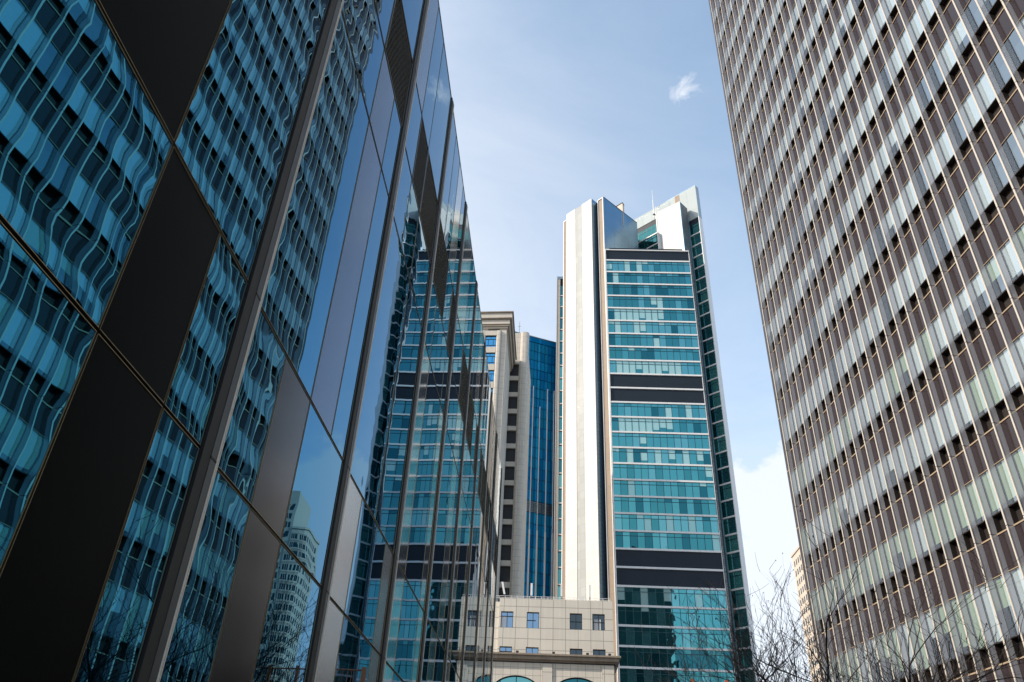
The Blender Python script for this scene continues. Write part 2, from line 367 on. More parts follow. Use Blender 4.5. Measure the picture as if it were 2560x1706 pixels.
rest_glass = MB(); rest_panel = MB()
for k in range(KB0, KB1):
    lay = LAY[k] if k in LAY else LAY[[1, 3, 2, 3][k % 4] if k > 3 else (k % 2)]
    yb = Y0+k*BW; q = BW/4
    trim = MB()
    for (z0, z1), row in zip(ROWS, lay):
        for a, c, t in row:
            s0 = yb+a*q+gap+(.055 if a == 0 else 0); s1 = yb+c*q-gap-(.192 if c == 4 else 0)
            zz0, zz1 = z0+gap+.004, z1-gap-.004
            if t == 'G':
                mb = MB(); wavy(mb, s0, s1, zz0, zz1, g_mirror, rng, 1.0 if k < 4 else .55, .05 if k < 3 else .09)
                if 0 <= k <= 5: mb.build('glass_pane', lb, smooth=True)
                else:
                    n = len(rest_glass.v); rest_glass.v += mb.v; rest_glass.f += [tuple(i+n for i in f) for f in mb.f]; rest_glass.m += [rest_glass.mi(g_mirror)]*len(mb.f)
            elif t == 'V':
                mb = MB(); n = int((zz1-zz0)/.064)
                for i in range(n):
                    z = zz0+.01+i*.064
                    P = FL.p
                    mb.face([P(s0, -.035, z+.022), P(s1, -.035, z+.022), P(s1, .002, z), P(s0, .002, z)], m_louv)
                    mb.face([P(s0, .002, z), P(s1, .002, z), P(s1, .002, z+.008), P(s0, .002, z+.008)], m_bronze)
                    mb.face([P(s0, .002, z+.008), P(s1, .002, z+.008), P(s1, -.035, z+.036), P(s0, -.035, z+.036)], m_louv)
                mb.box(FL, s0-.004, s0+.018, -.03, .006, zz0, zz1, m_fin); mb.box(FL, s1-.018, s1+.004, -.03, .006, zz0, zz1, m_fin)
                mb.build('louvre', lb)
            else:
                m = {'K': m_panel, 'g': m_panelg, 'b': m_panelb, 'l': m_panell}[t]
                if k > 2: m = m_panelf
                mb = MB() if 0 <= k <= 7 else rest_panel
                mb.box(FL, s0, s1, -.05, -.001, zz0, zz1, m)
                if 0 <= k <= 7: mb.build('metal_panel', lb)
            for e in (s0-.005, s1+.001): trim.box(FL, e, e+.0028, -.05, .002, zz0-.003, zz1+.003, m_bronze)
            for e in (zz0-.006, zz1+.001): trim.box(FL, s0-.004, s1+.004, -.05, .0035, e, e+.0035, m_bronze)
    trim.build('trim', lb)
    # the upright at the far end of the bay: a black groove, then a grey fin with two bright lips
    ye = yb+BW
    f = MB(); f.box(FL, ye-.180, ye-.077, -.06, .017, 0, HR+.02, m_void)
    f.box(FL, ye-.075, ye+.002, -.05, .020, 0, HR+.05, m_fin)
    f.box(FL, ye+.002, ye+.011, -.05, .025, 0, HR+.05, m_steel); f.box(FL, ye+.011, ye+.028, -.05, .010, 0, HR+.04, m_void); f.box(FL, ye+.028, ye+.037, -.05, .022, 0, HR+.05, m_steel)
    for z in (H1, H2, H3, H4, H5): f.box(FL, ye-.078, ye+.006, -.04, .0225, z-.006, z+.006, m_void)
    f.build('fin', lb)
o = rest_glass.build('glass_pane', lb, smooth=True); o['kind'] = 'stuff'
o = rest_panel.build('metal_panel', lb); o['kind'] = 'stuff'

# ------------------------------------------------------------------ right office slab
az = R_(-7.00226); FD = Vector((math.sin(az), math.cos(az))); FNm = Vector((-math.cos(az), math.sin(az)))
DEP = .30
FR = Fr((21.2-FNm.x*DEP, -FNm.y*DEP), FD, FNm)      # d = 0 on the glass line, d = DEP on the fin edges
ob = thing('office_block', 'tall office block on the right with close pale vertical fins over brown panels', 'office block', FR.p(25, 0, 0))
TF = 48.56; PITCH = 1.07488; HF = 3.926; ZA = 28.751; NC = 50; NLOW, NUP = -4, 14
zj = [ZA+i*HF for i in range(NLOW, NUP+1)]; zj = [ZA-5.15*HF, ] + zj; zj = [zj[0]-4.5] + zj
zj = [0.0] + zj
ZTOP = zj[-1]+1.2
b = MB()
p = [FR.p(TF+.05, -.45, 0)[:2], FR.p(TF+.05, -26, 0)[:2], FR.p(TF-NC*PITCH-.05, -26, 0)[:2], FR.p(TF-NC*PITCH-.05, -.45, 0)[:2]]
b.prism(p, 0, ZTOP, m_browndk, m_concdk); b.build('wall', ob)
b = MB(); b.box(FR, TF+.02, TF+.42, -25.9, .27, 0, ZTOP+.05, m_endw)
for z in zj[1:]: b.box(FR, TF+.015, TF+.425, -25.9, .275, z-1.34-.03, z-1.34+.03, m_ledge)
b.build('end_wall', ob)
b = MB(); b.box(FR, TF-NC*PITCH-.1, TF+.11, -.5, DEP+.04, ZTOP, ZTOP+.5, m_fins); b.build('parapet', ob)
for c in range(NC+1):
    t = TF-c*PITCH; f = MB()
    f.box(FR, t-.07+.01, t-.01, -.012, DEP-.025, 0, ZTOP, m_fins)
    f.box(FR, t-.075, t+.005, DEP-.025, DEP, 0, ZTOP, m_finedge)
    for z in zj[1:]: f.box(FR, t-.078, t+.008, DEP-.08, DEP+.002, z-.012, z+.012, m_browndk); f.box(FR, t-.062, t-.008, -.01, DEP-.08, z-.010, z+.010, m_browndk)
    f.build('fin', ob)
rng = random.Random(5)
nearest = []
for c in range(NC):
    for r in range(1, len(zj)-1): nearest.append((abs((TF-c*PITCH)-24)*1.0 + abs(zj[r]-20)*.55, c, r))
nearest.sort(); top = {(c, r) for _, c, r in nearest[:100]}
RW, RB, RV, RS = MB(), MB(), MB(), MB()
for c in range(NC):
    s0 = TF-(c+1)*PITCH-.008; s1 = TF-c*PITCH-.062
    for r in range(1, len(zj)):
        z0 = zj[r-1]; z1 = zj[r]; h = z1-z0
        zb = z1-1.34*(h/HF)**.5          # bottom of the brown panel
        zr = z0+.80                      # bottom of the window, top of the dark recess
        near = (c, r-1) in top and r > 1
        w = MB() if near else RW; sp = MB() if near else RB; v = MB() if near else RV
        sp.box(FR, s0, s1, -.12, 0, zb, z1-.03, m_brown)
        sp.box(FR, s0, s1, -.10, .035, z1-.028, z1+.03, m_ledge)       # ledge on the joint
        sp.box(FR, s0, s1, -.10, .02, zb-.03, zb-.002, m_ledge)
        # window pane, blind behind it
        w.face([FR.p(s0, -.02, zr), FR.p(s1, -.02, zr), FR.p(s1, -.02, zb-.03), FR.p(s0, -.02, zb-.03)][::-1], g_win)
        lowz = z1 < 26
        x = rng.random(); grn = lowz and rng.random() < (.8 if z1 < 17 else .3)
        bm = m_blindg if grn else m_blind
        drop = 1.0 if x < .5 else rng.uniform(.35, .95) if x < .82 else 0.0
        if lowz: drop = rng.choice((1, .86, .86, .86, .5, .9))
        zt = zb-.05; zbl = zt-(zt-zr)*drop
        if drop > 0: w.face([FR.p(s0, -.10, zbl), FR.p(s1, -.10, zbl), FR.p(s1, -.10, zt), FR.p(s0, -.10, zt)][::-1], bm)
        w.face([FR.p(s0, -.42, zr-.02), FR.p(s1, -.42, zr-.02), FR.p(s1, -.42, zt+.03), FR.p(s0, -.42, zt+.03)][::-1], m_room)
        # recess with its dark soffit, sides and back
        v.box(FR, s1-.002, s1+.056, -.45, -.012, z0+.03, zb, m_browndk)
        v.box(FR, s0, s1, -.44, .015, zr-.05, zr-.003, m_browndk)
        v.face([FR.p(s0, -.26, z0+.03), FR.p(s1, -.26, z0+.03), FR.p(s1, -.26, zr-.05), FR.p(s0, -.26, zr-.05)][::-1], m_browndk)
        if near: w.build('window', ob); sp.build('spandrel_panel', ob); v.build('vent_recess', ob)
for mb, n in ((RW, 'window'), (RB, 'spandrel_panel'), (RV, 'vent_recess')):
    o = mb.build(n, ob); o['kind'] = 'stuff'

# ------------------------------------------------------------------ central tower
ct = thing('office_tower', 'tall teal glass and white panelled tower with angular roof blades, standing ahead', 'tower', (15, 155, 0))
RZ = 146.4
C0, RID, D1, E0, E1 = (1.9, 156.7), (8.33, 150.6), (9.62, 152.0), (9.95, 151.25), (11.25, 150.0)
F1 = (21.0, 160.2)
def seg(a, b):
    u = Vector((b[0]-a[0], b[1]-a[1])); return Fr(a, u, (u.y, -u.x)), u.length
b = MB()
b.prism([C0, RID, (9.3, 151.7), (9.9, 151.9), (10.35, 151.4), (11.3, 150.35), (11.6, 150.6), F1, (21, 171), (1.9, 171)], 0, RZ-.3, m_slate, m_concdk); b.build('core', ct)
fr, ln = seg(C0, RID)
b = MB(); b.box(fr, 0, 3.18, -.4, .12, 0, RZ, m_white); b.box(fr, 5.55, ln, -.4, .12, 0, RZ, m_white); b.build('white_pier', ct)
b = MB(); b.box(fr, 3.18, 5.55, -.38, .03, 0, RZ-.06, m_whiteg); b.build('glazed_strip', ct)
fr, ln = seg(RID, (9.65, 152.05)); b = MB(); b.box(fr, 0.13, ln, -.3, .10, 0, RZ-.05, m_bluem); b.build('side_cladding', ct)
fr, ln = seg(E0, E1); b = MB(); b.box(fr, .28, ln-.12, -.6, -.12, 0, RZ-.4, m_tan); b.build('tan_pier', ct)
b = MB(); b.box(fr, .0, .16, -.5, .12, 0, RZ-.1, m_ledgew); b.box(fr, ln-.16, ln+.05, -.7, .10, 0, RZ, m_ledgew); b.box(fr, .16, ln-.16, -.6, .10, RZ-.25, RZ, m_ledgew); b.build('edge_trim', ct)
fr, ln = seg((11.33, 150.1), F1); b = MB(); b.box(fr, .05, ln, -.5, .12, 100, RZ, m_bluem); b.box(fr, .05, ln, -.6, .16, RZ, RZ+.22, m_slate); b.build('roof_blade', ct)
# left tan strip and far left wing
fr, ln = seg((1.12, 159.5), (2.1, 158.6)); b = MB(); b.box(fr, .25, ln, -8, 0, 0, RZ-.3, m_tan); b.box(fr, 0, .22, -8, .12, 0, RZ, m_ledgew); b.box(fr, .22, ln, -7, .1, RZ-.3, RZ, m_ledgew)
b.build('tan_pier', ct)
WF = Fr((-.62, 166), (1, 0), (0, -1)); b = MB(); b.box(WF, 0, 2.0, -3.5, 0, 0, 131.5, m_slate); b.build('wing_core', ct)
b = MB()
for i in range(5): b.box(WF, .02+i*.19, .13+i*.19, -.1, .25+.1*(i < 1), 0, 132, m_cream)
b.box(WF, 0, 2.0, -.1, .32, 131.4, 132.2, m_steelb); b.build('louvre', ct)
z = 2.0
b = MB(); wbl = MB()
while z < 128:
    b.box(WF, 1.0, 1.72, -.1, .04, z+.35, z+3.4, rng.choice(g_wing)); wbl.box(WF, .96, 1.75, -.1, .16, z, z+.3, m_ledgew); z += 3.64
b.build('wing_glass', ct); wbl.build('wing_ledges', ct)
# frontal curtain wall
FF = Fr((11.42, 149.98), (math.cos(R_(1.5)), math.sin(R_(1.5))), (math.sin(R_(1.5)), -math.cos(R_(1.5))))
LW = 20.72; FH = 3.64; ZT = 128.35
b = MB(); b.prism([FF.p(0.1, -.3, 0)[:2], FF.p(LW-.05, -.3, 0)[:2], (31.2, 165), (11.6, 165)], 0, ZT-.15, m_slate, m_concdk); b.build('front_core', ct)
b = MB(); b.box(FF, 0, LW, -.3, .25, ZT-.18, ZT+.12, m_ledgew); b.box(FF, 1.0, LW-1.6, -.4, .3, ZT+.12, ZT+.42, m_slate)
for i in range(7): s = rng.uniform(7, 16); b.box(FF, s, s+rng.uniform(.3, .9), -.6, -.2, ZT+.42, ZT+.42+rng.uniform(.2, .5), m_slate)
b.build('parapet', ct)
zt = 124.98; ztop = ZT-.18; n = 0
kinds = ['D'] + ['G']*9 + ['D']*2 + ['G']*9 + ['D']*2 + ['G']*11
z1 = ztop
NP = 14
def ribbon(F, s0, s1, z0, z1, npan, palette, weights, par, name, run=None):
    b = MB(); w = (s1-s0)/npan; th = z0+(z1-z0)*.76
    for i in range(npan):
        a = s0+i*w; g_ = rng.choices(palette, weights)[0]; g2 = g_ if rng.random() < .6 else rng.choices(palette, weights)[0]
        if run: 
            if run[i]: g_ = g2 = palette[3]
        zb = z0
        if g_ is palette[3] and rng.random() < .35:       # blind half down
            zb = z0+(th-z0)*rng.uniform(.2, .5); b.face([F.p(a+.03, -.01, z0), F.p(a+w-.03, -.01, z0), F.p(a+w-.03, -.01, zb), F.p(a+.03, -.01, zb)], palette[1])
        b.face([F.p(a+.03, -.01, zb), F.p(a+w-.03, -.01, zb), F.p(a+w-.03, -.01, th-.03), F.p(a+.03, -.01, th-.03)], g_)
        b.face([F.p(a+.03, -.01, th+.03), F.p(a+w-.03, -.01, th+.03), F.p(a+w-.03, -.01, z1), F.p(a+.03, -.01, z1)], g2)
        b.box(F, a-.05, a+.05, -.1, .05, z0, z1, m_mull)
    b.box(F, s1-.035, s1+.035, -.1, .04, z0, z1, m_mull)
    b.box(F, s0, s1, -.1, .055, th-.045, th+.045, m_mull)
    return b.build(name, par)
for i, kd in enumerate(kinds):
    z0 = zt-i*FH
    lo = z0
    if z0 < 1: break
    b = MB()
    for q in range(5):                                                # a ledge of five lengths with fine joints
        a0 = q*LW/5; b.box(FF, a0+.01, a0+LW/5-.01, -.3, .22, lo-.19, lo+.19, m_ledgew)
    b.build('ledge', ct)
    if kd == 'D': b = MB(); b.box(FF, .12, LW-.1, -.3, -.02, lo+.19, z1, m_slate); b.build('slate_band', ct)
    else:
        wts = rng.choice(([7, 3, 2, 1, .6], [3, 6, 1, .4, 2], [4, 1, 5, 4, .4], [8, 2, 2, .6, .4], [3, 5, 1, .5, 3]))
        run = None
        if i in (5, 9, 13): a = rng.randint(0, 6); run = [a <= j < a+8 for j in range(NP)]
        ribbon(FF, .12, LW-.12, lo+.19, z1, NP, TG, wts, ct, 'ribbon_window', run)
    z1 = lo-.19
b = MB(); b.box(FF, -.06, .11, -.3, .26, 0, ZT, m_ledgew); b.box(FF, LW-.1, LW, -.3, .12, 0, ZT, m_ledgew); b.build('edge_trim', ct)
# right column and the white slab rising above the terrace
HR0, HR1, I1 = (25.7, 156.1), (31.43, 151.6), (33.8, 154.3)
b = MB(); b.prism([HR0, HR1, I1, (28.0, 158.9)], 100, RZ, [m_white, m_lattice, m_slate, m_white], m_concdk); b.build('white_slab', ct)
fr, ln = seg(HR0, HR1); b = MB(); b.box(fr, 0, .25, -.3, .14, 128, RZ+.1, m_ledgew); b.box(fr, ln-.2, ln+.05, -.3, .1, 100, RZ, m_steelb); b.box(fr, .9, 1.05, -.2, .05, 128, RZ-2, m_steelb); b.build('edge_trim', ct)
b = MB(); b.prism([(32.05, 151.3), (32.95, 152.2), (33.1, 154), (31, 154)], 0, 128.6, m_lattice, m_concdk); b.build('lattice_column', ct)
fr, ln = seg(HR1, I1); b = MB(); b.box(fr, ln-.55, ln-.05, -.4, .18, 0, RZ-3.5, m_steelb)
for i in range(26): z = 128+i*.72; b.box(fr, .2, ln-.6, -.02, .05, z, z+.10, m_steelb)
b.build('steel_column', ct)
# the long glass blade behind, whose near end stands out on the right
TIP, GL = (36.3, 153.0), (21.1, 166.7); BZ = 153.6
fr, ln = seg(GL, TIP)
b = MB(); b.box(fr, 0, ln-.15, -1.4, -.12, 0, BZ-.2, m_slate); b.build('blade_core', ct)
b = MB(); b.box(fr, 8.5, ln, -1.5, 0.0, BZ-11.2, BZ, m_frit); b.box(fr, 0, 8.5, -1.5, 0.0, BZ-4.0, BZ, m_frit); b.box(fr, ln-6.6, ln-5.1, -.1, .02, BZ-3.6, BZ-.05, m_tan); b.build('blade_crown', ct)
b = MB(); b.box(fr, ln-.13, ln+.02, -1.5, .1, 0, BZ-11.2, m_ledgew); b.box(fr, ln-9.5, ln, -1.55, .02, BZ-.002, BZ+.07, m_steelb); b.build('edge_trim', ct)
z = 2.0+.42; zl = []
while z+FH < BZ-3.5: zl.append(z); z += FH
for z in zl:
    up = z+FH > BZ-10.5; se = 8.4 if up else ln
    b = MB(); b.box(fr, 0.1, se-.05, -.3, .18, z-.2, z+.15, m_ledgew); b.build('ledge', ct)
    b = MB(); hi = min(z+FH-.2, BZ-4.0 if up else BZ-11.2)
    for a in range(7):
        s1 = ln-.13-a*2.9; s0 = s1-2.9
        if up and s1 > 9.2: continue
        if s0 < 0: s0 = .1
        g_ = rng.choice(g_wing)
        b.box(fr, s0+.04, s1-1.72, -.12, -.02, z+.15, hi, rng.choice(g_wing)); b.box(fr, s1-1.66, s1-.04, -.12, -.02, z+.15, hi, g_)
        b.box(fr, s1-1.73, s1-1.65, -.1, .04, z+.15, hi, m_mull); b.box(fr, s0-.02, s0+.05, -.1, .04, z+.15, hi, m_mull)
    b.box(fr, .1, se-.15, -.1, .05, hi-.9, hi-.78, m_mull); b.build('blade_window', ct)
b = MB(); b.prism([(15.4, 157), (16.9, 155.6), (17.4, 156.6), (16.0, 158.0)], RZ-5, 149.6, m_pale, m_slate); b.prism([(15.2, 157), (16.95, 155.4), (17.5, 156.6), (16.0, 158.2)], 149.6, 149.8, m_slate, m_slate); b.build('plant_room', ct)
b = MB(); b.tube((25.35, 156.9, RZ-1), (25.35, 156.9, RZ+5.5), .16, .12, 8, m_white_paint); b.tube((25.35, 156.9, RZ+5.5), (25.35, 156.9, RZ+9.4), .07, .04, 6, m_white_paint)
b.tube((25.9, 156.9, RZ-1), (25.9, 156.9, RZ+3.1), .05, .05, 6, m_white_paint); b.tube((26.6, 156.9, RZ+2.6), (27.1, 156.9, RZ+3.6), .03, .03, 5, m_slate); b.box(WORLD, 25.1, 26.4, -157.1, -156.7, RZ, RZ+.4, m_slate)
tag(b.build('roof_mast', origin=(25.35, 156.9, RZ)), 'thin white mast on the roof of the teal and white tower', 'mast')

# ------------------------------------------------------------------ beige classical block
cb = thing('stone_building', 'beige stone block with heavy stepped cornice and a column of black openings', 'building', (-12, 115, 0))
CF = Fr((-8.8, 108), (math.cos(R_(-2.5)), math.sin(R_(-2.5))), (math.sin(R_(-2.5)), -math.cos(R_(-2.5))))   # s negative to the left
b = MB()
b.prism([CF.p(0, 0, 0)[:2], (-8.92, 122.1), (-30, 122.1), CF.p(-21, 0, 0)[:2]], 0, 75.9, [m_stone]*4, m_concdk); b.build('wall', cb)
b = MB()
def step(o1, z0, z1, m):
    b.prism([CF.p(o1, o1, 0)[:2], (-8.92+o1, 122.05), (-30, 122.05), CF.p(-21, o1, 0)[:2]], z0, z1, m, m)
step(.22, 75.45, 75.75, m_stones); step(.42, 75.75, 76.15, m_cornice); step(.55, 76.15, 77.0, m_stones); step(.86, 77.0, 77.15, m_cornice); step(.95, 77.15, 78.1, m_stones); step(1.2, 78.1, 78.3, m_cornice)
b.build('cornice', cb)
def rounded(b, F, s0, s1, d0, d1, z0, z1, m, rad=.4):
    pts = [F.p(s0, d0, 0)[:2]]
    for i in range(5): t = math.pi/2*i/4; pts.append(F.p(s0+rad*(1-math.cos(t)), d1-rad*(1-math.sin(t)), 0)[:2])
    for i in range(5): t = math.pi/2*(4-i)/4; pts.append(F.p(s1-rad*(1-math.cos(t)), d1-rad*(1-math.sin(t)), 0)[:2])
    pts.append(F.p(s1, d0, 0)[:2]); b.prism(pts, z0, z1, m, m)
for c in range(4):
    o_ = -c*4.6
    b = MB(); rounded(b, CF, o_-1.62, o_-.82, 0.01, .38, 0, 74.95, m_stone, .26); rounded(b, CF, o_-4.05, o_-3.45, 0.01, .38, 0, 74.95, m_stone, .26)
    b.box(CF, o_-3.8, o_-1.35, .0, .36, 73.97, 74.9, m_stones); b.build('pier', cb)
    b = MB(); b.box(CF, o_-3.1, o_-1.1, .0, .06, 75.0, 75.36, m_opening); b.build('vent', cb)
    for i in range(16 if c == 0 else 7):
        zt_ = 73.95-i*3.385
        b = MB(); b.box(CF, o_-3.45, o_-1.62, .0, .05, zt_-2.27, zt_, g_bluewin)
        for s in (o_-2.95, o_-2.12): b.box(CF, s-.04, s+.04, .02, .1, zt_-1.85, zt_-.62, m_frame)
        b.box(CF, o_-2.55, o_-2.49, .02, .1, zt_-.62, zt_, m_frame); b.box(CF, o_-2.55, o_-2.49, .02, .1, zt_-2.27, zt_-1.85, m_frame)
        for z in (zt_-.62, zt_-1.85): b.box(CF, o_-3.45, o_-1.62, .02, .11, z-.04, z+.04, m_frame)
        b.box(CF, o_-3.45, o_-3.38, .02, .09, zt_-2.27, zt_, m_frame); b.box(CF, o_-1.69, o_-1.62, .02, .09, zt_-2.27, zt_, m_frame); b.box(CF, o_-3.45, o_-1.62, .02, .12, zt_-.07, zt_, m_frame)
        wo_ = b.build('window', cb)
        b = MB(); b.box(CF, o_-3.45, o_-1.62, .0, .30, zt_-3.385, zt_-2.27, m_stones); b.build('sill', wo_)
# the wing behind, its dark openings and rounded corner pier
b = MB(); b.prism([(-18, 123.2), (-7.3, 123.2), (-7.3, 122.4), (-6.0, 122.4), (-6.0, 123), (-5.75, 140), (-18, 140)], 0, 84.0, m_stone, m_concdk); b.build('rear_wing', cb)
RF = Fr((-9.2, 122.2), (1, 0), (0, -1))
b = MB(); rounded(b, RF, 1.93, 3.6, -1.0, .25, 0, 84.35, m_stone, .62); b.build('pier', cb)
b = MB(); b.box(RF, -.3, 1.95, -.9, -.1, 77.4, 84.3, m_stone)
b.build('upper_wall', cb)
for i in range(21):
    zt_ = 77.35-i*3.43
    b = MB(); b.box(RF, -.2, 1.93, -.9, -.55, zt_-2.56, zt_, m_opening); b.build('opening', cb)
    b = MB(); b.box(RF, -.2, 1.94, -.9, -.15, zt_-3.43, zt_-2.56, m_stones); b.build('spandrel', cb)
b = MB(); b.tube((-7.6, 124, 84), (-7.6, 124, 88.2), .05, .03, 5, m_frame); b.tube((-7.9, 124, 87), (-7.3, 124, 87), .03, .03, 5, m_frame); b.tube((-5.9, 125, 84), (-5.9, 125, 85.6), .05, .04, 5, m_frame)
tag(b.build('roof_aerial', origin=(-7.6, 124, 84)), 'small dark aerial on the roof of the beige stone block', 'aerial')

# ------------------------------------------------------------------ blue curtain-wall tower
bt = thing('glass_tower', 'deep blue glass tower with cream vertical fins, just right of the beige stone block', 'tower', (-5, 172, 0))
KS = 1.125
BF = Fr((-6.39*KS, 149.9*KS), (math.cos(R_(25)), math.sin(R_(25))), (math.sin(R_(25)), -math.cos(R_(25))))
LB = 6.9
def bz(z): return 1.6+(z-1.6)*KS
def bbox(b, s0, s1, d0, d1, z0, z1, m): b.box(BF, s0*KS, s1*KS, d0, d1, bz(z0), bz(z1), m)
b = MB(); b.prism([BF.p(-8, -.25, 0)[:2], BF.p(LB*KS+.2, -.25, 0)[:2], BF.p(LB*KS+.2, -16, 0)[:2], BF.p(-8, -16, 0)[:2]], 0, bz(101.9), m_bmull, m_concdk); b.build('core', bt)
ms = [-5.6, -4.6, -3.7, -2.7, -1.8, -.75, .05, .93, 1.7, 2.6, 3.55, 4.4, 5.35, 6.0, 6.55, LB+.12]
z = 100.6
while z > 3:
    z0 = z-2.42; b = MB()
    if 60.9 < z < 63.3:
        for q in range(7): bbox(b, -5.9, LB+.1, -.2, .02, z0+.1+q*.33, z0+.3+q*.33, m_steelb)
        b.build('louvre', bt)
    else:
        for a, c in zip(ms, ms[1:]):
            b.face([BF.p(a*KS+.04, -.05, bz(z0)+.08), BF.p(c*KS-.04, -.05, bz(z0)+.08), BF.p(c*KS-.04, -.05, bz(z)-.08), BF.p(a*KS+.04, -.05, bz(z)-.08)], rng.choices(BG, (5, 2, 3))[0])
        b.build('curtain_glass', bt)
    z = z0
b = MB(); bbox(b, -6, LB+.25, -.3, .1, 100.62, 102.0, BG[2]); bbox(b, -6.0, LB+.3, -.35, .18, 101.9, 102.15, m_steelb); b.build('parapet', bt)
for s in ms[:-1]:
    b = MB(); bbox(b, s-.035, s+.035, -.1, .05, 0, 100.6, m_bmull); b.build('mullion', bt)
for s in (-4.6, -2.7, -.75, .93, 2.6, 4.4, 6.0):
    b = MB(); bbox(b, s-.05, s+.05, -.1, .25, 55.7, 88.9 if s != 2.6 else 84, m_cream); bbox(b, s-.11, s+.11, -.1, .35, 0, 55.7, m_cream)
    b.build('fin', bt)

# ------------------------------------------------------------------ low stone building across the end of the street
lo = thing('stone_hall', 'low light stone building ahead, square windows over a weathered cornice and arched windows', 'building', (0, 85, 0))
LF = Fr((0, 80), (1, 0), (0, -1))
WX = [(-5.52, -4.28), (-2.92, -1.68), (1.37, 2.61), (3.62, 4.86)]
ZR = [(20.28, 21.86), (16.9, 18.50)]
# wall with real openings: strips between the windows
b = MB(); zs = [0, 16.9, 18.5, 20.28, 21.86, 23.15]
def wall_row(z0, z1, holes, m, d0=-.5, d1=0, x0=-5.72, x1=5.65):
    x = x0
    for h0, h1 in holes: b.box(LF, x, h0, d0, d1, z0, z1, m); x = h1
    b.box(LF, x, x1, d0, d1, z0, z1, m)
wall_row(14.2, 16.9, [], m_stonep); wall_row(16.9, 18.5, WX, m_stonep); wall_row(18.5, 20.28, [], m_stonep); wall_row(20.28, 21.86, WX, m_stonep); wall_row(21.86, 23.15, [], m_stonep)
b.box(LF, -30, -5.72, -1.2, -.45, 0, 22.9, m_stonep)
b.box(LF, -30, 5.6, -14, -1.2, 0, 22.95, m_concdk)
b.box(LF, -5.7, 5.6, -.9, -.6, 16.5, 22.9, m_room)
b.build('wall', lo)
b = MB(); b.box(LF, 5.6, 5.68, -14, -.5, 0, 23.15, m_stonep); b.build('side_wall', lo)
for ri, (z0, z1) in enumerate(ZR):
    for ci, (a, c) in enumerate(WX):
        gl = g_sky if ci < 2 else g_darkwin
        b = MB(); mid = a+(c-a)*.5
        b.box(LF, a, c, -.30, -.26, z0, z1, gl)
        wn_ = b.build('window', lo)
        b = MB(); t = .06
        b.box(LF, a, a+t, -.3, -.2, z0, z1, m_frame); b.box(LF, c-t, c, -.3, -.2, z0, z1, m_frame); b.box(LF, a, c, -.3, -.19, z1-t, z1, m_frame); b.box(LF, a, c, -.3, -.19, z0, z0+t, m_frame)
        b.box(LF, mid-.03, mid+.03, -.3, -.2, z0, z1, m_frame)
        if ci == 0: b.box(LF, a, c, -.3, -.18, z1-.47, z1-.41, m_frame)
        else: b.box(LF, a, c-.35*(ci == 1), -.3, -.18, z0+.78, z0+.83, m_frame)
        b.build('frame', wn_)
        if ri == 0 and ci in (0, 3):
            b = MB(); n = 10; x0, x1 = (a+.05, a+.58) if ci == 0 else (a+.2, a+.85)
            for q in range(n): xa = x0+(x1-x0)*q/n; b.box(LF, xa, xa+(x1-x0)/n*.7, -.254, -.235+.012*(q % 2), z0+.05, z1-.48, m_white_paint)
            b.build('curtain', wn_)
b = MB()
for z0, z1, d, x1, m in ((17.10, 17.25, .45, 5.85, m_cornice), (17.25, 17.58, .85, 6.05, m_cornice), (17.58, 17.74, 1.05, 6.25, m_cornice), (16.98, 17.10, .3, 5.75, m_frame)):
    b.box(LF, -30, x1, -.4, d, z0, z1, m); b.box(LF, 5.5, x1, -14, -.4, z0, z1, m)
b.build('cornice', lo)
# arcade storey below
def arch_wall(b, cx, hw, ztop, rise, x0, x1, zt, d0, d1, m, seg_=20):
    """wall from x0 to x1 up to zt with a segmental-arched opening"""
    P = LF.p; zs_ = ztop-rise
    def az_(x): u = (x-cx)/hw; return zs_+rise*math.sqrt(max(0, 1-u*u))
    b.box(LF, x0, cx-hw, d0, d1, 0, zt, m); b.box(LF, cx+hw, x1, d0, d1, 0, zt, m)
    for i in range(seg_):
        xa = cx-hw+2*hw*i/seg_; xb = cx-hw+2*hw*(i+1)/seg_; za, zb_ = az_(xa), az_(xb)
        b.face([P(xa, d1, za), P(xb, d1, zb_), P(xb, d1, zt), P(xa, d1, zt)], m); b.face([P(xa, d0, za), P(xb, d0, zb_), P(xb, d1, zb_), P(xa, d1, za)], m)
for cx, x0, x1 in ((-3.75, -6.35, -1.27), (2.09, -.28, 4.45)):
    b = MB(); arch_wall(b, cx, 2.38, 15.82, 1.55, x0, x1, 16.98, .05, .32, m_stoneb); b.build('arch_surround', lo)
    b = MB(); b.box(LF, cx-2.4, cx+2.4, -.05, .02, 0, 16.0, TG[2] if cx < 0 else TG[4]); wn_ = b.build('arched_window', lo)
    b = MB()
    for s in (-1.55, 0, 1.55): b.box(LF, cx+s-.04, cx+s+.04, .02, .12, 0, 15.9, m_frame)
    for i in range(20):
        t0, t1 = math.pi*i/20, math.pi*(i+1)/20
        P0 = (cx+2.36*math.cos(t0), 14.27+1.53*math.sin(t0)); P1 = (cx+2.36*math.cos(t1), 14.27+1.53*math.sin(t1))
        b.tube(LF.p(P0[0], .16, P0[1]), LF.p(P1[0], .16, P1[1]), .06, .06, 6, m_frame)
    for z in (3, 6, 9, 12): b.box(LF, cx-2.4, cx+2.4, .02, .1, z-.04, z+.04, m_frame)
    b.build('frame', wn_)
b = MB(); b.box(LF, -1.25, -.30, .0, .45, 0, 16.95, m_stonep); b.box(LF, 4.47, 5.6, .0, .45, 0, 16.95, m_stonep); b.box(LF, -7.6, -6.37, .0, .45, 0, 16.95, m_stonep); b.box(LF, 5.62, 5.75, -14, .1, 0, 16.9, m_cornice); b.build('pier', lo)
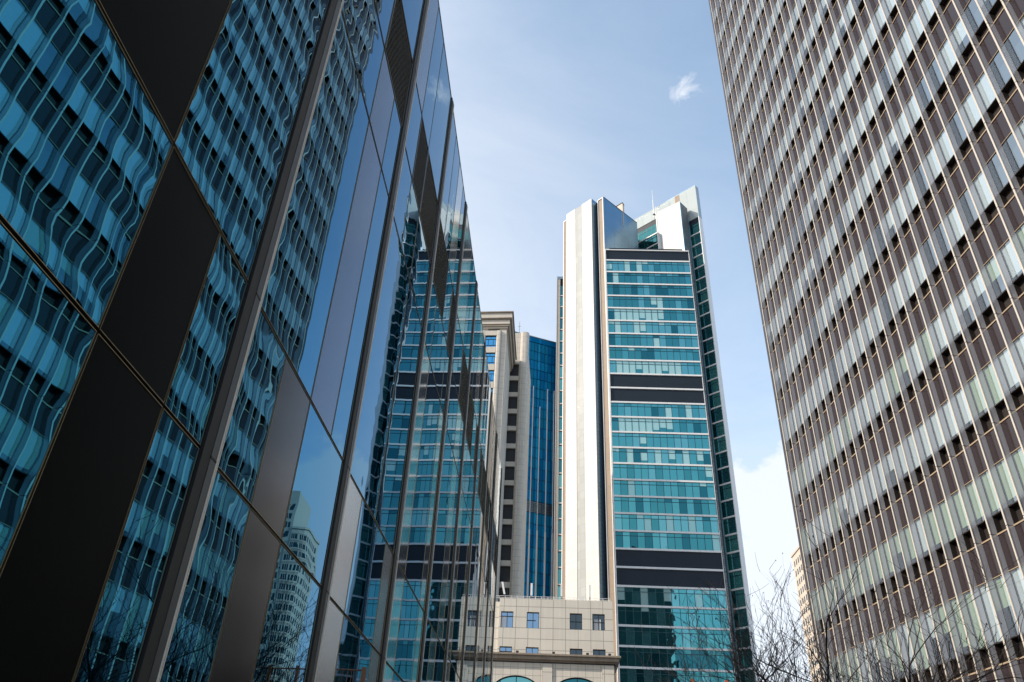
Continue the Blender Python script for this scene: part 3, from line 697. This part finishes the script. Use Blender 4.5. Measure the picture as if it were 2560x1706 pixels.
# roof rail
rl = MB()
for z in (23.45, 23.28): rl.tube(LF.p(-12, -.25, z), LF.p(5.5, -.25, z), .02, .02, 5, m_white_paint)
for i in range(29): x = -12+i*.62; rl.tube(LF.p(x, -.25, 23.15), LF.p(x, -.25, 23.46), .018, .018, 5, m_white_paint)
tag(rl.build('roof_railing', origin=(0, 80.3, 23.15)), 'low white railing along the roof edge of the low stone building', 'railing')
AN = [(-5.35, 81.5, 25.2, -.22, 'tilted white panel antenna beside a thin whip, leftmost on the low stone roof'),
      (-2.55, 81, 25.0, .0, 'upright panel antenna in front of the blue glass tower, on the low stone roof'),
      (.55, 81, 25.0, .0, 'upright panel antenna before the tan strip of the white pier, on the low stone roof'),
      (3.45, 81, 25.0, .0, 'upright panel antenna before the white pier, rightmost on the low stone roof')]
for x, y, z, tl, lab in AN:
    a = thing('panel_antenna', lab, 'antenna', (x, y, 23.0), 'panel antennas on the low stone roof')
    b = MB(); dz = z-23.9; 
    P = lambda u, v, w: (x+u+tl*(w-23.9), y+v, w)
    hw = .10
    for (u0, u1, v0, v1) in ((-hw, hw, -.08, .08),):
        q = [P(u0, v0, z-1.25), P(u1, v0, z-1.25), P(u1, v1, z-1.25), P(u0, v1, z-1.25), P(u0, v0, z), P(u1, v0, z), P(u1, v1, z), P(u0, v1, z)]
        for f in ((0, 3, 2, 1), (4, 5, 6, 7), (0, 1, 5, 4), (1, 2, 6, 5), (2, 3, 7, 6), (3, 0, 4, 7)): b.face([q[i] for i in f], m_white_paint)
    b.build('panel', a)
    b = MB(); b.tube((x+(.3 if tl else 0), y+.1, 23.0), (x+(.3 if tl else 0), y+.1, z+(.5 if tl else -1.0)), .03, .02, 6, m_frame)
    for dx in (-.25, .25): b.tube((x+dx, y+.1, 23.0), (x, y+.1, 23.75), .02, .02, 5, m_frame)
    b.tube((x, y+.1, 23.7), (x+(.3 if tl else 0), y+.1, 23.7), .02, .02, 5, m_frame); b.build('bracket', a)
for x, lab in ((-7.2, 'small black floodlight at the left end of the weathered cornice'), (-3.72, 'small black floodlight on the cornice between the two left windows'), (-.2, 'small black floodlight on the cornice, in the wide gap between window pairs'), (3.08, 'small black floodlight on the weathered cornice, between the two right windows'), (5.2, 'small black floodlight on the weathered cornice near its right end')):
    fl = thing('floodlight', lab, 'floodlight', (x, 79.4, 17.74), 'floodlights standing on the cornice')
    b = MB(); b.box(Fr((x, 79.4), (1, 0), (0, -1)), -.13, .13, -.1, .1, 17.84, 18.0, m_black); b.build('housing', fl)
    b = MB(); b.box(Fr((x, 79.4), (1, 0), (0, -1)), -.03, .03, -.03, .03, 17.74, 17.84, m_black); b.build('bracket', fl)

# ------------------------------------------------------------------ far pale tower (seen past the office block and in the glass)
ft = thing('apartment_tower', 'distant pale tower with small paired windows, just past the far edge of the office block', 'tower', (80, 236, 0))
pts = [(73.7, 231), (74.7, 229.6), (78.6, 228.4), (79.5, 229)]
b = MB(); b.prism([(79.3, 229), (100.1, 229), (100.1, 245), (79.3, 245)], 0, 95, m_pale, m_concdk); b.prism([(73.7, 230.6), (74.8, 229.6), (76.7, 229.1), (79.4, 228.8), (79.4, 244), (73.7, 244)], 0, 82.4, m_pale, m_concdk)
b.prism([(73.4, 230.4), (74.7, 229.3), (76.7, 228.8), (79.4, 228.5), (79.4, 244.2), (73.4, 244.2)], 82.4, 83.1, m_pale, m_steelb); b.build('wall', ft)
fr1, l1 = seg((73.7, 230.6), (74.8, 229.6)); fr2, l2 = seg((74.8, 229.6), (76.7, 229.1)); fr3, l3 = seg((76.7, 229.1), (79.4, 228.8)); fr4, l4 = seg((79.3, 229), (100.1, 229))
frs, ls = seg((73.7, 244), (73.7, 230.6))
WR = MB(); cnt = 0
def fwin(f_, s, hw, z, h):
    global cnt
    near = cnt < 98; b = MB() if near else WR
    b.box(f_, s-hw, s+hw, -.1, .03, z-h, z, m_glass_far)
    if near: b.build('window', ft); cnt += 1
for i in range(27):
    z = 80.6-i*2.95
    for f_, c_ in ((fr1, [.4, 1.05]), (fr2, [.5, 1.35]), (fr3, [.5, 1.3, 2.1])):
        for s in c_: fwin(f_, s, .29, z, 1.7)
    b = MB()
    for f_, l_ in ((fr1, l1), (fr2, l2), (fr3, l3)): b.box(f_, 0, l_, -.1, .12, z-2.35, z-2.1, m_pink); b.box(f_, 0, l_, -.1, .08, z+.25, z+.4, m_pale)
    b.build('string_course', ft)
cnt = 99
for i in range(27):
    for s in range(6): fwin(frs, 1.9+s*2.1, .5, 80.6-i*2.95, 1.7)
for i in range(28):
    for s in (1.3, 2.2, 3.1, 4.2, 5.8, 6.7, 7.6, 9.2, 10.1, 11.0, 13, 14, 15, 17, 18, 19): fwin(fr4, s, .3, 90.8-i*3.1, 1.9)
o = WR.build('window', ft); o['kind'] = 'stuff'

# ------------------------------------------------------------------ terrace with a rust red railing
tb = thing('terrace_building', 'low grey podium with a flat roof terrace beyond the trees', 'building', (17, 60, 0))
TFm = Fr((0, 57), (1, 0), (0, -1))
b = MB(); b.box(TFm, 9.2, 40, -12, 0, 0, 9.9, m_kerbgrey); b.build('wall', tb)
b = MB(); b.box(TFm, 9.0, 40.2, -12, .25, 9.9, 10.35, m_concdk); b.box(TFm, 9.0, 40.2, -11, .12, 10.35, 10.6, m_kerbgrey); b.build('cornice', tb)
rr = thing('terrace_railing', 'rust red railing along the roof terrace of the low grey podium', 'railing', (17, 57.2, 10.6))
b = MB()
for z in (11.75, 10.75): b.tube((9.2, 57.2, z), (40, 57.2, z), .05, .05, 6, m_rust)
b.build('rail', rr)
b = MB()
for i in range(140): x = 9.3+i*.22; b.tube((x, 57.2, 10.7), (x, 57.2, 11.75), .018, .018, 4, m_rust)
b.build('balusters', rr)
for i in range(14):
    b = MB(); x = 9.3+i*2.3; b.box(Fr((x, 57.2), (1, 0), (0, -1)), -.13, .13, -.13, .13, 10.6, 11.95, m_rust); b.build('post', rr)

# ------------------------------------------------------------------ bare trees
def tree(x, y, ht, seed, label, leanx=0, spread=1.0):
    rg = random.Random(seed)
    t = thing('bare_tree', label, 'tree', (x, y, .13), 'bare trees along the pavement')
    tr, cr_ = MB(), MB()
    def grow(p, d, r, ln, depth, mb):
        nseg = 4 if depth < 3 else 3
        for s in range(nseg):
            d = (d+Vector((rg.uniform(-1, 1), rg.uniform(-1, 1), rg.uniform(-.5, .8)))*.075*(1+.3*depth)).normalized()
            q = p+d*ln/nseg; r2 = r*(.90 if depth < 4 else .80)
            mb.tube(p, q, r, r2, 7 if depth < 2 else 5 if depth < 4 else 3, m_bark if depth < 4 else m_twig)
            p, r = q, r2
            if depth >= 1 and depth < 7 and rg.random() < .57:
                ax = Vector((rg.uniform(-1, 1), rg.uniform(-1, 1), rg.uniform(.0, 1.0))).normalized()
                dd = (d*.75+ax*.75).normalized(); grow(p, dd, max(r*.55, .0062), ln*rg.uniform(.45, .7), depth+2 if depth > 3 else depth+1, mb)
        if depth >= 7 or r < .0035:
            if rg.random() < .10:
                mb.tube(p, p+Vector((0, 0, -.035)), .012, .006, 5, m_twig)
            return
        for k in range(2 if depth else 4):
            ang = rg.uniform(.28, .62)*spread*(1.15 if depth == 0 else 1); ax = d.cross(Vector((rg.uniform(-1, 1), rg.uniform(-1, 1), rg.uniform(-1, 1)))).normalized()
            dd = (Matrix.Rotation(ang, 3, ax) @ d); dd = (dd+Vector((0, 0, .16))).normalized()
            grow(p, dd, r*rg.uniform(.62, .78), ln*rg.uniform(.70, .9), depth+1, cr_)
    d0 = Vector((leanx, 0, 1)).normalized()
    grow(Vector((x, y, .1)), d0, ht*.0155, ht*.25, 0, tr)
    k_ = (ht-.1)/(max(v[2] for v in cr_.v)-.1)
    for m_ in (tr, cr_): m_.v = [(x+(v[0]-x)*k_*spread, y+(v[1]-y)*k_*spread, .1+(v[2]-.1)*k_) for v in m_.v]
    tr.build('trunk', t, smooth=True); cr_.build('crown', t, smooth=True)
tree(7.3, 25.5, 10.2, 3, 'bare tree with wide crown before the teal tower and open sky, leftmost of three', .06, 1.1)
tree(8.7, 26.5, 10.2, 8, 'bare tree with dense twigs before the far edge of the office block, middle of three', .03, 1.45)
tree(9.9, 23.0, 8.6, 14, 'bare tree reaching a branch right across the office block, rightmost of three', .06, 1.5)
